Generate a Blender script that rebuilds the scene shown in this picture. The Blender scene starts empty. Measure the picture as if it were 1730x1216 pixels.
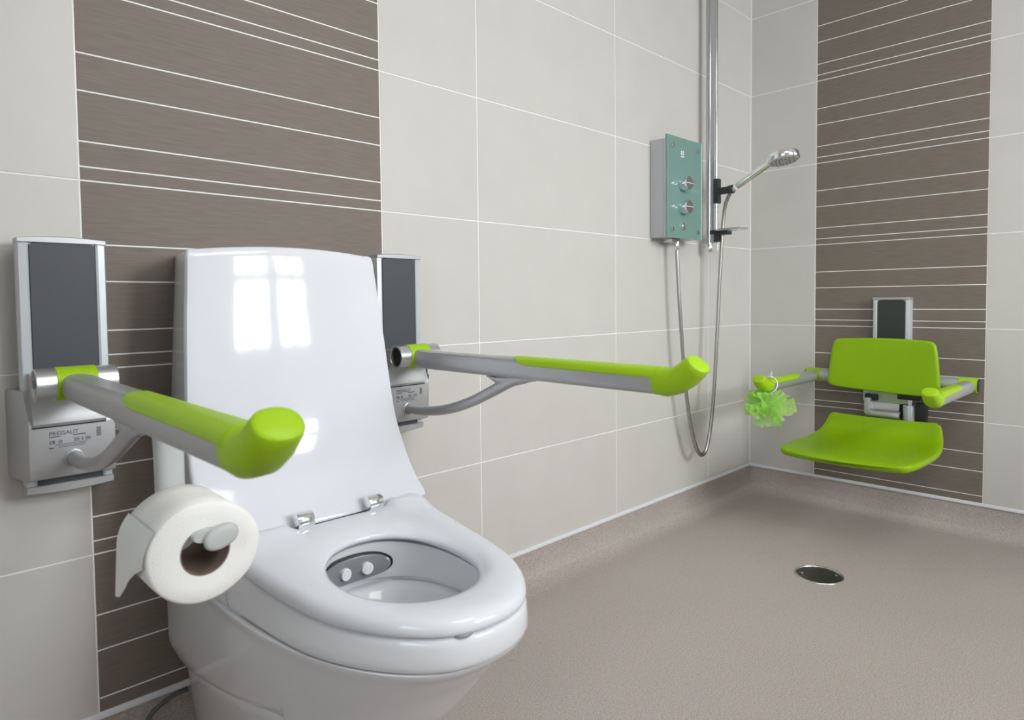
import bpy, bmesh, math, random
from mathutils import Vector, Matrix
random.seed(7)
PI = math.pi
scene = bpy.context.scene
COL = scene.collection

# ------------------------------------------------------------------ materials
def _n(nt, t, **kw):
    n = nt.nodes.new(t)
    for k, v in kw.items(): setattr(n, k, v)
    return n

def mat(name, color, rough=0.5, metal=0.0, coat=0.0, bump=0.0, bscale=200.0, vary=0.0, vscale=30.0,
        stretch=(1, 1, 1), trans=0.0, ior=1.45, spec=0.5, alpha=1.0, sub=0.0, coat_rough=0.05):
    m = bpy.data.materials.new(name); m.use_nodes = True
    nt = m.node_tree; b = nt.nodes['Principled BSDF']
    b.inputs['Base Color'].default_value = (*color, 1)
    b.inputs['Roughness'].default_value = rough
    b.inputs['Metallic'].default_value = metal
    b.inputs['Coat Weight'].default_value = coat
    b.inputs['Coat Roughness'].default_value = coat_rough
    b.inputs['IOR'].default_value = ior
    b.inputs['Specular IOR Level'].default_value = spec
    b.inputs['Transmission Weight'].default_value = trans
    b.inputs['Alpha'].default_value = alpha
    if sub: 
        b.inputs['Subsurface Weight'].default_value = sub
        b.inputs['Subsurface Scale'].default_value = 0.01
    tc = _n(nt, 'ShaderNodeTexCoord'); mp = _n(nt, 'ShaderNodeMapping')
    mp.inputs['Scale'].default_value = stretch
    nt.links.new(tc.outputs['Object'], mp.inputs['Vector'])
    if vary:
        ns = _n(nt, 'ShaderNodeTexNoise'); ns.inputs['Scale'].default_value = vscale
        ns.inputs['Detail'].default_value = 6.0
        nt.links.new(mp.outputs[0], ns.inputs['Vector'])
        rp = _n(nt, 'ShaderNodeMapRange')
        rp.inputs['From Min'].default_value = 0.3; rp.inputs['From Max'].default_value = 0.7
        rp.inputs['To Min'].default_value = 1 - vary; rp.inputs['To Max'].default_value = 1 + vary
        nt.links.new(ns.outputs['Fac'], rp.inputs['Value'])
        vm = _n(nt, 'ShaderNodeVectorMath', operation='SCALE')
        vm.inputs[0].default_value = color
        nt.links.new(rp.outputs[0], vm.inputs['Scale'])
        nt.links.new(vm.outputs[0], b.inputs['Base Color'])
    if bump:
        ns2 = _n(nt, 'ShaderNodeTexNoise'); ns2.inputs['Scale'].default_value = bscale
        ns2.inputs['Detail'].default_value = 4.0
        nt.links.new(mp.outputs[0], ns2.inputs['Vector'])
        bp = _n(nt, 'ShaderNodeBump'); bp.inputs['Strength'].default_value = bump
        bp.inputs['Distance'].default_value = 0.001
        nt.links.new(ns2.outputs['Fac'], bp.inputs['Height'])
        nt.links.new(bp.outputs[0], b.inputs['Normal'])
    return m

M = {}
M['tile'] = mat('beige_tile_glaze', (.585, .568, .530), rough=.40, vary=.018, vscale=9, bump=.06, bscale=60)
M['brown'] = mat('brown_linen_tile', (.190, .158, .130), rough=.5, spec=.4, vary=.10, vscale=26, stretch=(.7, .7, 9), bump=.25, bscale=260)
M['grout'] = mat('white_grout', (.86, .86, .83), rough=.7, bump=.2, bscale=400)
M['ceramic'] = mat('white_ceramic', (.73, .74, .765), rough=.06, vary=.004)
M['seatplastic'] = mat('white_gloss_duroplast', (.725, .74, .785), rough=.07, vary=.004)
M['shell'] = mat('white_gloss_cover', (.74, .74, .76), rough=.1, vary=.004)
M['alu'] = mat('brushed_aluminium', (.60, .61, .625), rough=.33, metal=.9, vary=.02, vscale=40, stretch=(1, 1, 14))
M['alupaint'] = mat('silver_painted_metal', (.47, .475, .485), rough=.38, metal=.55, bump=.08, bscale=900)
M['alulight'] = mat('pale_silver_profile', (.60, .64, .66), rough=.4, metal=.35, bump=.05, bscale=900)
M['panel'] = mat('slate_plastic', (.058, .062, .075), rough=.45, bump=.15, bscale=700)
M['dark'] = mat('black_plastic', (.018, .018, .022), rough=.4, bump=.05)
M['charcoal'] = mat('charcoal_plastic', (.04, .045, .055), rough=.4, bump=.05)
M['lime'] = mat('lime_soft_plastic', (.335, .55, .008), rough=.42, spec=.4, bump=.06, bscale=900, vary=.01)
M['limehard'] = mat('lime_moulded_plastic', (.24, .42, .002), rough=.36, spec=.35, vary=.012, vscale=8)
M['chrome'] = mat('chrome', (.86, .87, .88), rough=.07, metal=1, vary=.003)
M['satin'] = mat('satin_steel', (.62, .62, .62), rough=.24, metal=1, vary=.02)
M['drainsteel'] = mat('dark_drain_steel', (.13, .125, .11), rough=.33, metal=.85, vary=.12, vscale=90)
M['paper'] = mat('tissue_paper', (.86, .855, .83), rough=.9, bump=.35, bscale=500, vary=.01, sub=.1)
M['card'] = mat('brown_cardboard', (.26, .19, .15), rough=.85, bump=.2, bscale=300, vary=.05)
M['greyplastic'] = mat('pale_grey_plastic', (.50, .52, .51), rough=.42, vary=.01)
M['ink'] = mat('dark_ink', (.10, .10, .12), rough=.6, vary=.02)
M['inkblue'] = mat('blue_ink', (.08, .08, .25), rough=.6, vary=.02)
M['whiteprint'] = mat('white_print', (.85, .87, .85), rough=.5, vary=.01)
M['trim'] = mat('white_pvc_trim', (.70, .71, .74), rough=.35, vary=.01)
M['paint'] = mat('white_wall_paint', (.78, .78, .77), rough=.7, vary=.01, bump=.05)
M['ceilpaint'] = mat('white_ceiling_paint', (.84, .84, .83), rough=.8, vary=.01, bump=.05)
M['frame'] = mat('white_window_frame', (.8, .8, .8), rough=.35, vary=.01)
M['rubber'] = mat('grey_rubber', (.30, .33, .35), rough=.5, bump=.05)
M['cable'] = mat('grey_cable_sheath', (.12, .125, .125), rough=.5, bump=.05)
M['cord'] = mat('white_cotton_cord', (.82, .84, .80), rough=.8, bump=.2, bscale=900)
M['clear'] = mat('clear_acrylic', (.93, .96, .95), rough=.04, trans=.9, ior=1.45, vary=.002)

def glass_green():
    m = mat('frosted_green_glass', (.20, .35, .315), rough=.15, coat=.6, vary=.01, vscale=12)
    b = m.node_tree.nodes['Principled BSDF']
    b.inputs['Transmission Weight'].default_value = .12
    return m
M['gglass'] = glass_green()
M['gedge'] = mat('glass_edge_reflection', (.45, .62, .57), rough=.15, coat=.5, vary=.01)  # paler colour paints in the reflection along the glass edge

def floor_mat():
    m = bpy.data.materials.new('speckled_safety_vinyl'); m.use_nodes = True
    nt = m.node_tree; b = nt.nodes['Principled BSDF']
    tc = _n(nt, 'ShaderNodeTexCoord')
    n1 = _n(nt, 'ShaderNodeTexNoise'); n1.inputs['Scale'].default_value = 320; n1.inputs['Detail'].default_value = 3
    n2 = _n(nt, 'ShaderNodeTexVoronoi'); n2.inputs['Scale'].default_value = 420
    n3 = _n(nt, 'ShaderNodeTexNoise'); n3.inputs['Scale'].default_value = 2.2; n3.inputs['Detail'].default_value = 3
    for n in (n1, n2, n3): nt.links.new(tc.outputs['Object'], n.inputs['Vector'])
    r = _n(nt, 'ShaderNodeValToRGB')
    r.color_ramp.elements[0].position = .30; r.color_ramp.elements[0].color = (.35, .30, .272, 1)
    r.color_ramp.elements[1].position = .72; r.color_ramp.elements[1].color = (.60, .53, .485, 1)
    nt.links.new(n1.outputs['Fac'], r.inputs['Fac'])
    mx = _n(nt, 'ShaderNodeMixRGB', blend_type='MULTIPLY'); mx.inputs['Fac'].default_value = .22
    nt.links.new(r.outputs[0], mx.inputs[1]); nt.links.new(n2.outputs['Color'], mx.inputs[2])
    mr = _n(nt, 'ShaderNodeMapRange'); mr.inputs['To Min'].default_value = .93; mr.inputs['To Max'].default_value = 1.07
    nt.links.new(n3.outputs['Fac'], mr.inputs['Value'])
    vm = _n(nt, 'ShaderNodeVectorMath', operation='SCALE')
    nt.links.new(mx.outputs[0], vm.inputs[0]); nt.links.new(mr.outputs[0], vm.inputs['Scale'])
    nt.links.new(vm.outputs[0], b.inputs['Base Color'])
    b.inputs['Roughness'].default_value = .42
    bp = _n(nt, 'ShaderNodeBump'); bp.inputs['Strength'].default_value = .3; bp.inputs['Distance'].default_value = .001
    nt.links.new(n1.outputs['Fac'], bp.inputs['Height']); nt.links.new(bp.outputs[0], b.inputs['Normal'])
    return m
M['floor'] = floor_mat()

def hose_mat():
    m = mat('ribbed_chrome_hose', (.43, .42, .40), rough=.34, metal=1)
    return m
M['hose'] = hose_mat()
M['railsteel'] = mat('polished_rail', (.50, .50, .51), rough=.16, metal=1, vary=.01)

def puff_mat():
    m = bpy.data.materials.new('lime_net_mesh'); m.use_nodes = True
    nt = m.node_tree; b = nt.nodes['Principled BSDF']
    b.inputs['Base Color'].default_value = (.56, .88, .22, 1); b.inputs['Roughness'].default_value = .6
    tr = _n(nt, 'ShaderNodeBsdfTranslucent'); tr.inputs['Color'].default_value = (.62, .92, .28, 1)
    tp = _n(nt, 'ShaderNodeBsdfTransparent')
    mx = _n(nt, 'ShaderNodeMixShader'); mx.inputs[0].default_value = .45
    nt.links.new(b.outputs[0], mx.inputs[1]); nt.links.new(tr.outputs[0], mx.inputs[2])
    tc = _n(nt, 'ShaderNodeTexCoord'); vo = _n(nt, 'ShaderNodeTexVoronoi', feature='DISTANCE_TO_EDGE'); vo.inputs['Scale'].default_value = 420
    nt.links.new(tc.outputs['Object'], vo.inputs['Vector'])
    mr = _n(nt, 'ShaderNodeMapRange'); mr.inputs['From Min'].default_value = .02; mr.inputs['From Max'].default_value = .16
    mr.inputs['To Min'].default_value = .05; mr.inputs['To Max'].default_value = .62
    nt.links.new(vo.outputs['Distance'], mr.inputs['Value'])
    m2 = _n(nt, 'ShaderNodeMixShader')
    nt.links.new(mr.outputs[0], m2.inputs[0])
    nt.links.new(mx.outputs[0], m2.inputs[1]); nt.links.new(tp.outputs[0], m2.inputs[2])
    nt.links.new(m2.outputs[0], nt.nodes['Material Output'].inputs['Surface'])
    return m
M['puff'] = puff_mat()

# ------------------------------------------------------------------ geometry helpers
def link(name, verts, faces, m, parent=None, off=(0, 0, 0), smooth=True, mats=None, midx=None, angle=35):
    me = bpy.data.meshes.new(name)
    o0 = Vector(off)
    me.from_pydata([tuple(Vector(v) - o0) for v in verts], [], faces)
    bm = bmesh.new(); bm.from_mesh(me)
    bmesh.ops.remove_doubles(bm, verts=bm.verts, dist=1e-6)
    if midx is None: bmesh.ops.recalc_face_normals(bm, faces=bm.faces)
    bm.to_mesh(me); bm.free()
    if mats:
        for x in mats: me.materials.append(x)
        for p, i in zip(me.polygons, midx): p.material_index = i
    else: me.materials.append(m)
    if smooth:
        for p in me.polygons: p.use_smooth = True
        try: me.set_sharp_from_angle(angle=math.radians(angle))
        except Exception: pass
    o = bpy.data.objects.new(name, me); COL.objects.link(o)
    if parent: o.parent = parent
    else: o.location = off
    return o

class G:
    """collects geometry for ONE mesh"""
    def __init__(s): s.v = []; s.f = []
    def add(s, v, f):
        k = len(s.v); s.v += [tuple(x) for x in v]; s.f += [tuple(i + k for i in q) for q in f]; return s
    def rings(s, rings, cap0=True, cap1=True, closed=True, loop=False):
        n = len(rings[0]); k = len(s.v)
        for r in rings: s.v += [tuple(p) for p in r]
        m = len(rings)
        for i in range(m if loop else m - 1):
            a = k + i * n; b = k + ((i + 1) % m) * n
            for j in range(n if closed else n - 1):
                j2 = (j + 1) % n
                s.f.append((a + j, a + j2, b + j2, b + j))
        if cap0: s.f.append(tuple(k + j for j in reversed(range(n))))
        if cap1: s.f.append(tuple(k + (m - 1) * n + j for j in range(n)))
        return s
    def box(s, c, h, bev=0.0, seg=2, rot=None):
        bm = bmesh.new(); bmesh.ops.create_cube(bm, size=2)
        for v in bm.verts: v.co = Vector((v.co.x * h[0], v.co.y * h[1], v.co.z * h[2]))
        if bev: bmesh.ops.bevel(bm, geom=bm.edges[:], offset=bev, segments=seg, affect='EDGES', profile=.6)
        R = rot.to_3x3() if rot else Matrix.Identity(3)
        bm.verts.index_update()
        s.add([R @ v.co + Vector(c) for v in bm.verts], [[v.index for v in f.verts] for f in bm.faces]); bm.free()
        return s
    def tube(s, path, rad, n=16, cap=True, ex=1.0, up=(0, 0, 1)):
        P = [Vector(p) for p in path]; R = rad if hasattr(rad, '__len__') else [rad] * len(P)
        rings = []; U = Vector(up); prev = None
        for i, p in enumerate(P):
            t = (P[min(i + 1, len(P) - 1)] - P[max(i - 1, 0)]).normalized()
            if prev is None:
                a = t.cross(U)
                if a.length < 1e-3: a = t.cross(Vector((1, 0, 0)))
                a.normalize()
            else:
                a = prev - t * prev.dot(t); a.normalize()
            prev = a; b = t.cross(a)
            rings.append([p + (a * math.cos(q) * ex + b * math.sin(q)) * R[i] for q in [2 * PI * j / n for j in range(n)]])
        return s.rings(rings, cap, cap)
    def cyl(s, a, b, r, n=32, bev=0.0, r2=None):
        A = Vector(a); B = Vector(b); d = (B - A).normalized(); r2 = r if r2 is None else r2
        if bev:
            return s.tube([A, A + d * bev * .3, A + d * bev, B - d * bev, B - d * bev * .3, B],
                          [r - bev, r - bev * .3, r, r2, r2 - bev * .3, r2 - bev], n)
        return s.tube([A, B], [r, r2], n)
    def mk(s, name, m, parent=None, off=(0, 0, 0), **k): return link(name, s.v, s.f, m, parent, off, **k)

def smoothpath(pts, n=8, closed=False):
    P = [Vector(p) for p in pts]; out = []
    N = len(P)
    rng = range(N) if closed else range(N - 1)
    for i in rng:
        g = (lambda k: P[k % N]) if closed else (lambda k: P[max(0, min(N - 1, k))])
        p0, p1, p2, p3 = g(i - 1), g(i), g(i + 1), g(i + 2)
        for j in range(n):
            t = j / n
            out.append(.5 * ((2 * p1) + (-p0 + p2) * t + (2 * p0 - 5 * p1 + 4 * p2 - p3) * t * t + (-p0 + 3 * p1 - 3 * p2 + p3) * t ** 3))
    if not closed: out.append(P[-1])
    return out

def interp(tab, x):
    if x <= tab[0][0]: return tab[0][1]
    for (a, fa), (b, fb) in zip(tab, tab[1:]):
        if x <= b:
            t = (x - a) / (b - a); return fa + (fb - fa) * t
    return tab[-1][1]

def sinterp(tab, x):
    """catmull-rom interpolation of a table (monotone keys)"""
    n = len(tab)
    if x <= tab[0][0]: return tab[0][1]
    if x >= tab[-1][0]: return tab[-1][1]
    for i in range(n - 1):
        if x <= tab[i + 1][0]:
            x1, y1 = tab[i]; x2, y2 = tab[i + 1]; h = x2 - x1; t = (x - x1) / h
            m1 = (y2 - tab[i - 1][1]) / (x2 - tab[i - 1][0]) if i > 0 else (y2 - y1) / h
            m2 = (tab[i + 2][1] - y1) / (tab[i + 2][0] - x1) if i < n - 2 else (y2 - y1) / h
            return (2*t**3-3*t*t+1)*y1 + (t**3-2*t*t+t)*h*m1 + (-2*t**3+3*t*t)*y2 + (t**3-t*t)*h*m2

def thing(name, label, cat, loc=(0, 0, 0), rz=0, group=None):
    o = bpy.data.objects.new(name, None); COL.objects.link(o)
    o.empty_display_size = .05
    o.location = loc; o.rotation_euler = (0, 0, rz)
    o['label'] = label; o['category'] = cat
    if group: o['group'] = group
    return o
def tag(o, label, cat, group=None):
    o['label'] = label; o['category'] = cat
    if group: o['group'] = group
    return o
def struct(o): o['kind'] = 'structure'; return o

# ------------------------------------------------------------------ room
S = .333; Z0 = .071                       # one tile course, height of the (virtual) first line
ZT = Z0 + .132 * S                        # top of the white trim above the coved floor
XW, YW, ZC = -4.2, -3.2, 2.5
cA, cB, cC, cD, cE = -2.524, -1.907, -1.599, -.982, -.366
cF, cG = -.283, -.875
FR = [.335, .531, .795, .927]             # decor joints, measured down from the top of each course
GW = .0027                                # joint width

def tiled_wall(name, cols, brown, flat):
    """cols: joint positions along the wall, flat(s, depth, z) -> xyz ; tiles stand a hair proud of the grout"""
    v = []; f = []; mi = []
    def quadbox(s0, s1, z0, z1, m, d=.0):
        k = len(v); c = .0007; t = .0009
        for (a, b, zz, dd) in [(s0, 0, z0, 0), (s1, 0, z0, 0), (s1, 0, z1, 0), (s0, 0, z1, 0)]: v.append(flat(a, -t, zz))
        for (a, zz) in [(s0 + c, z0 + c), (s1 - c, z0 + c), (s1 - c, z1 - c), (s0 + c, z1 - c)]: v.append(flat(a, 0.0, zz))
        f.append((k + 4, k + 5, k + 6, k + 7)); mi.append(m)
        for j in range(4):
            j2 = (j + 1) % 4; f.append((k + j, k + j2, k + 4 + j2, k + 4 + j)); mi.append(m)
    zc = [ZT - .05] + [Z0 + S * k for k in range(1, 8)]
    zc = [z for z in zc if z < ZC] + [ZC]
    g = GW / 2
    for a, b in zip(cols, cols[1:]):
        isb = (a, b) in brown
        for z0, z1 in zip(zc, zc[1:]):
            if isb:
                full = z1 if z1 in zc[1:-1] else z0 + S
                js = sorted([full - S * q for q in FR])
                js = [z0] + [j for j in js if z0 + .005 < j < z1 - .005] + [z1]
                for u0, u1 in zip(js, js[1:]): quadbox(a + g, b - g, u0 + g, u1 - g, 1)
            else: quadbox(a + g, b - g, z0 + g, z1 - g, 0)
    k = len(v); a, b = cols[0], cols[-1]
    if name == 'wall_right': a = -.02
    ext = .12 if name == 'wall_back' else 0
    v += [flat(a, -.0009, 0), flat(b, -.0009, 0), flat(b, -.0009, ZC), flat(a, -.0009, ZC),
          flat(a, -.12, 0), flat(b + ext, -.12, 0), flat(b + ext, -.12, ZC), flat(a, -.12, ZC),
          flat(b + ext, -.0009, 0), flat(b + ext, -.0009, ZC)]
    for q in ((0, 1, 2, 3), (1, 8, 9, 2), (7, 6, 5, 4), (0, 4, 5, 8, 1), (3, 2, 9, 6, 7), (0, 3, 7, 4), (8, 5, 6, 9)):
        f.append(tuple(k + i for i in q)); mi.append(2)
    me = bpy.data.meshes.new(name); me.from_pydata(v, [], f)
    for m in (M['tile'], M['brown'], M['grout']): me.materials.append(m)
    for p, i in zip(me.polygons, mi): p.material_index = i
    bm = bmesh.new(); bm.from_mesh(me); bmesh.ops.recalc_face_normals(bm, faces=bm.faces); 
    bm.to_mesh(me); bm.free()
    # make sure the tile faces look into the room
    o = bpy.data.objects.new(name, me); COL.objects.link(o); struct(o); return o

# back wall of the picture (behind the toilet): plane y = 0, room on the -y side
tiled_wall('wall_back', [XW, cA - .617 * 2, cA - .617, cA, cB, cC, cD, cE, -.0012], {(cA, cB)}, lambda s, d, z: (s, -d, z))
# shower-seat wall: plane x = 0, room on the -x side
tiled_wall('wall_right', [.0012, -cF, -cG, -cG + .617, -cG + 1.234, -YW], {(-cF, -cG)}, lambda s, d, z: (-d, -s, z))

VY0, VY1, VZ0, VZ1 = -2.75, -1.15, .95, 2.30       # unseen window added for side fill, in the wall left of the camera
g = G()
g.box((XW - .06, (VY1 + .12) / 2, ZC / 2), (.06, (.12 - VY1) / 2, ZC / 2))
g.box((XW - .06, (VY0 + YW - .2) / 2, ZC / 2), (.06, (VY0 - YW + .2) / 2, ZC / 2))
g.box((XW - .06, (VY0 + VY1) / 2, VZ0 / 2), (.06, (VY1 - VY0) / 2, VZ0 / 2))
g.box((XW - .06, (VY0 + VY1) / 2, (VZ1 + ZC) / 2), (.06, (VY1 - VY0) / 2, (ZC - VZ1) / 2))
struct(g.mk('wall_left', M['paint'], smooth=False))
# window wall, with one big opening
WX0, WX1, WZ0, WZ1 = -1.72, -.40, 1.22, 2.34
g = G()
g.box(((XW + WX0) / 2, YW - .1, ZC / 2), ((WX0 - XW) / 2, .1, ZC / 2))
g.box(((WX1 + .12) / 2, YW - .1, ZC / 2), ((.12 - WX1) / 2, .1, ZC / 2))
g.box(((WX0 + WX1) / 2, YW - .1, WZ0 / 2), ((WX1 - WX0) / 2, .1, WZ0 / 2))
g.box(((WX0 + WX1) / 2, YW - .1, (WZ1 + ZC) / 2), ((WX1 - WX0) / 2, .1, (ZC - WZ1) / 2))
struct(g.mk('wall_front', M['paint'], smooth=False))
g = G().box((XW / 2, YW / 2, ZC + .05), (-XW / 2 + .12, -YW / 2 + .2, .05)); struct(g.mk('ceiling', M['ceilpaint'], smooth=False))
# window frame and panes
wy = YW - .09
win = G()
cx_ = (WX0 + WX1) / 2; hw_ = (WX1 - WX0) / 2; zc_ = (WZ0 + WZ1) / 2; hz_ = (WZ1 - WZ0) / 2
for sx in (-1, 1): win.box((cx_ + sx * (hw_ - .035), wy, zc_), (.035, .03, hz_), .004)
for sz in (-1, 1): win.box((cx_, wy, zc_ + sz * (hz_ - .035)), (hw_, .03, .035), .004)
win.box((cx_, wy, zc_), (.085, .032, hz_), .004)
win.box((cx_, wy, 1.70), (hw_, .032, .045), .004)
for q in (-.34, .34): win.box((cx_ + q, wy, zc_), (.010, .02, hz_), .003)
w = win.mk('window_1', M['frame'], off=(cx_, wy, WZ0)); struct(w)
pane = G().box((cx_, wy, zc_), (hw_ - .02, .003, hz_ - .02)).mk('pane', M['clear'], parent=w, off=(cx_, wy, WZ0), smooth=False)
pane.data.materials.clear()
gm = bpy.data.materials.new('window_glass'); gm.use_nodes = True
nt = gm.node_tree; nt.nodes.clear(); out = _n(nt, 'ShaderNodeOutputMaterial')
tb = _n(nt, 'ShaderNodeBsdfTransparent'); gb = _n(nt, 'ShaderNodeBsdfGlossy'); gb.inputs['Roughness'].default_value = .02
fr = _n(nt, 'ShaderNodeFresnel'); mx = _n(nt, 'ShaderNodeMixShader')
nt.links.new(fr.outputs[0], mx.inputs[0]); nt.links.new(tb.outputs[0], mx.inputs[1]); nt.links.new(gb.outputs[0], mx.inputs[2])
nt.links.new(mx.outputs[0], out.inputs[0]); pane.data.materials.append(gm)
G().box((cx_, YW + .03, WZ0 - .015), (hw_ + .05, .06, .015), .004).mk('window_sill', M['frame'], parent=w, off=(cx_, wy, WZ0))

vx = XW - .07; vyc = (VY0 + VY1) / 2; vzc = (VZ0 + VZ1) / 2; vh = (VY1 - VY0) / 2; vz = (VZ1 - VZ0) / 2
win = G()
for q in (-1, 1): win.box((vx, vyc + q * (vh - .035), vzc), (.03, .035, vz), .004); win.box((vx, vyc, vzc + q * (vz - .035)), (.03, vh, .035), .004)
win.box((vx, vyc, vzc), (.031, .05, vz), .004)
w = win.mk('added_side_window', M['frame'], off=(vx, vyc, VZ0)); struct(w)  # added out of view, goes with the side fill light
pane = G().box((vx, vyc, vzc), (.003, vh - .02, vz - .02)).mk('pane', gm, parent=w, off=(vx, vyc, VZ0), smooth=False)

t = thing('added_ceiling_light', 'unseen square white ceiling fitting, added for overhead fill light', 'ceiling light', (-2.0, -1.9, ZC - .07))  # made-up fitting out of view, houses the overhead fill
G().box((-2.0, -1.9, ZC - .035), (.48, .48, .0345), .01).mk('housing', M['frame'], t, (-2.0, -1.9, ZC - .07))

# floor with a cove up the two walls
fl = G()
prof = [(0.0012, ZT - .012), (.002, .085)]
for i in range(0, 11):
    a = i / 10 * PI / 2
    prof.append((.002 + .070 * (1 - math.cos(a)), .072 * (1 - math.sin(a))))
rg = [[(XW, -d, z), (-d, -d, z), (-d, YW, z)] for d, z in prof]
fl.rings(rg, False, False, closed=False)
d = prof[-1][0]
fl.add([(XW, -d, 0), (-d, -d, 0), (-d, YW, 0), (XW, YW, 0)], [(0, 1, 2, 3)])
fl.add([(XW - .1, .1, -.06), (.1, .1, -.06), (.1, YW - .1, -.06), (XW - .1, YW - .1, -.06)], [(0, 1, 2, 3)])
o = fl.mk('floor', M['floor'], angle=60); struct(o)
# trim capping the cove
def trim(name, a, b, nrm):
    t = G(); A = Vector(a); B = Vector(b); n = Vector(nrm)
    pr = [(0, -.0115), (.0055, -.0115), (.0062, -.009), (.005, -.0035), (.0032, -.0005), (.0015, .0), (0, .0)]
    t.rings([[A + n * p[0] + Vector((0, 0, p[1])) for p in pr], [B + n * p[0] + Vector((0, 0, p[1])) for p in pr]])
    return struct(t.mk(name, M['trim'], angle=50))
trim('trim_1', (XW, -.0003, ZT), (0, -.0003, ZT), (0, -1, 0))
trim('trim_2', (-.0003, 0, ZT), (-.0003, YW, ZT), (-1, 0, 0))

# ------------------------------------------------------------------ support rails beside the toilet
def sup_ring(cx, w, h, n=40, e=2.6):
    r = []
    for j in range(n):
        a = 2 * PI * j / n; c, s_ = math.cos(a), math.sin(a)
        r.append((cx + w / 2 * math.copysign(abs(c) ** (2 / e), c), h / 2 * math.copysign(abs(s_) ** (2 / e), s_)))
    return r

def arm_tip(gp, scale=1.0, yoff=0.0, zoff=0.0, n=40):
    T = [(-.778, .7444), (-.795, .7430), (-.810, .7450), (-.824, .7525), (-.836, .7605), (-.8415, .7638)]
    B = [(-.778, .6990), (-.800, .6975), (-.826, .7040), (-.850, .7170), (-.868, .7318), (-.8765, .7400)]
    W = [.0482, .0482, .0478, .0470, .0458, .0440]
    T = [(a if a > -.78 else a + .012 * (-.78 - a) / .10, b) for a, b in T]; B = [(a if a > -.78 else a + .014 * (-.78 - a) / .10, b) for a, b in B]
    rings = []
    for (ty, tz), (by, bz), w in zip(T, B, W):
        c = Vector((0, (ty + by) / 2, (tz + bz) / 2)); u = Vector((0, ty - by, tz - bz)); hh = u.length; u.normalize()
        rings.append([c + Vector((a, 0, 0)) + u * b for a, b in sup_ring(0, w, hh, n, 2.3)])
    T0, B0 = Vector((0, *T[-1])), Vector((0, *B[-1])); c = (T0 + B0) / 2
    nrm = Vector((0, B0.z - T0.z, T0.y - B0.y)).normalized()
    if nrm.z < 0: nrm = -nrm
    last = rings[-1]
    for sc, up in ((.95, .0014), (.82, .0025), (.5, .0034), (.2, .0036)):
        rings.append([c + (Vector(p) - c) * sc + nrm * up for p in last])
    gp.rings(rings)

def nameplate_text(txt, size, x, y, z, m, parent, off, name='lettering', bold=0.0):
    cu = bpy.data.curves.new(name, 'FONT'); cu.body = txt; cu.size = size; cu.extrude = .0001; cu.offset = bold
    tmp = bpy.data.objects.new('tmp_text', cu); COL.objects.link(tmp)
    bpy.context.view_layer.update()
    me = bpy.data.meshes.new_from_object(tmp.evaluated_get(bpy.context.evaluated_depsgraph_get()))
    bpy.data.objects.remove(tmp)
    vs = [(v.co.x, v.co.y, v.co.z) for v in me.vertices]; fs = [tuple(p.vertices) for p in me.polygons]
    bpy.data.meshes.remove(me)
    return [(x + a, y - c_, z + b) for a, b, c_ in vs], fs

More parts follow.
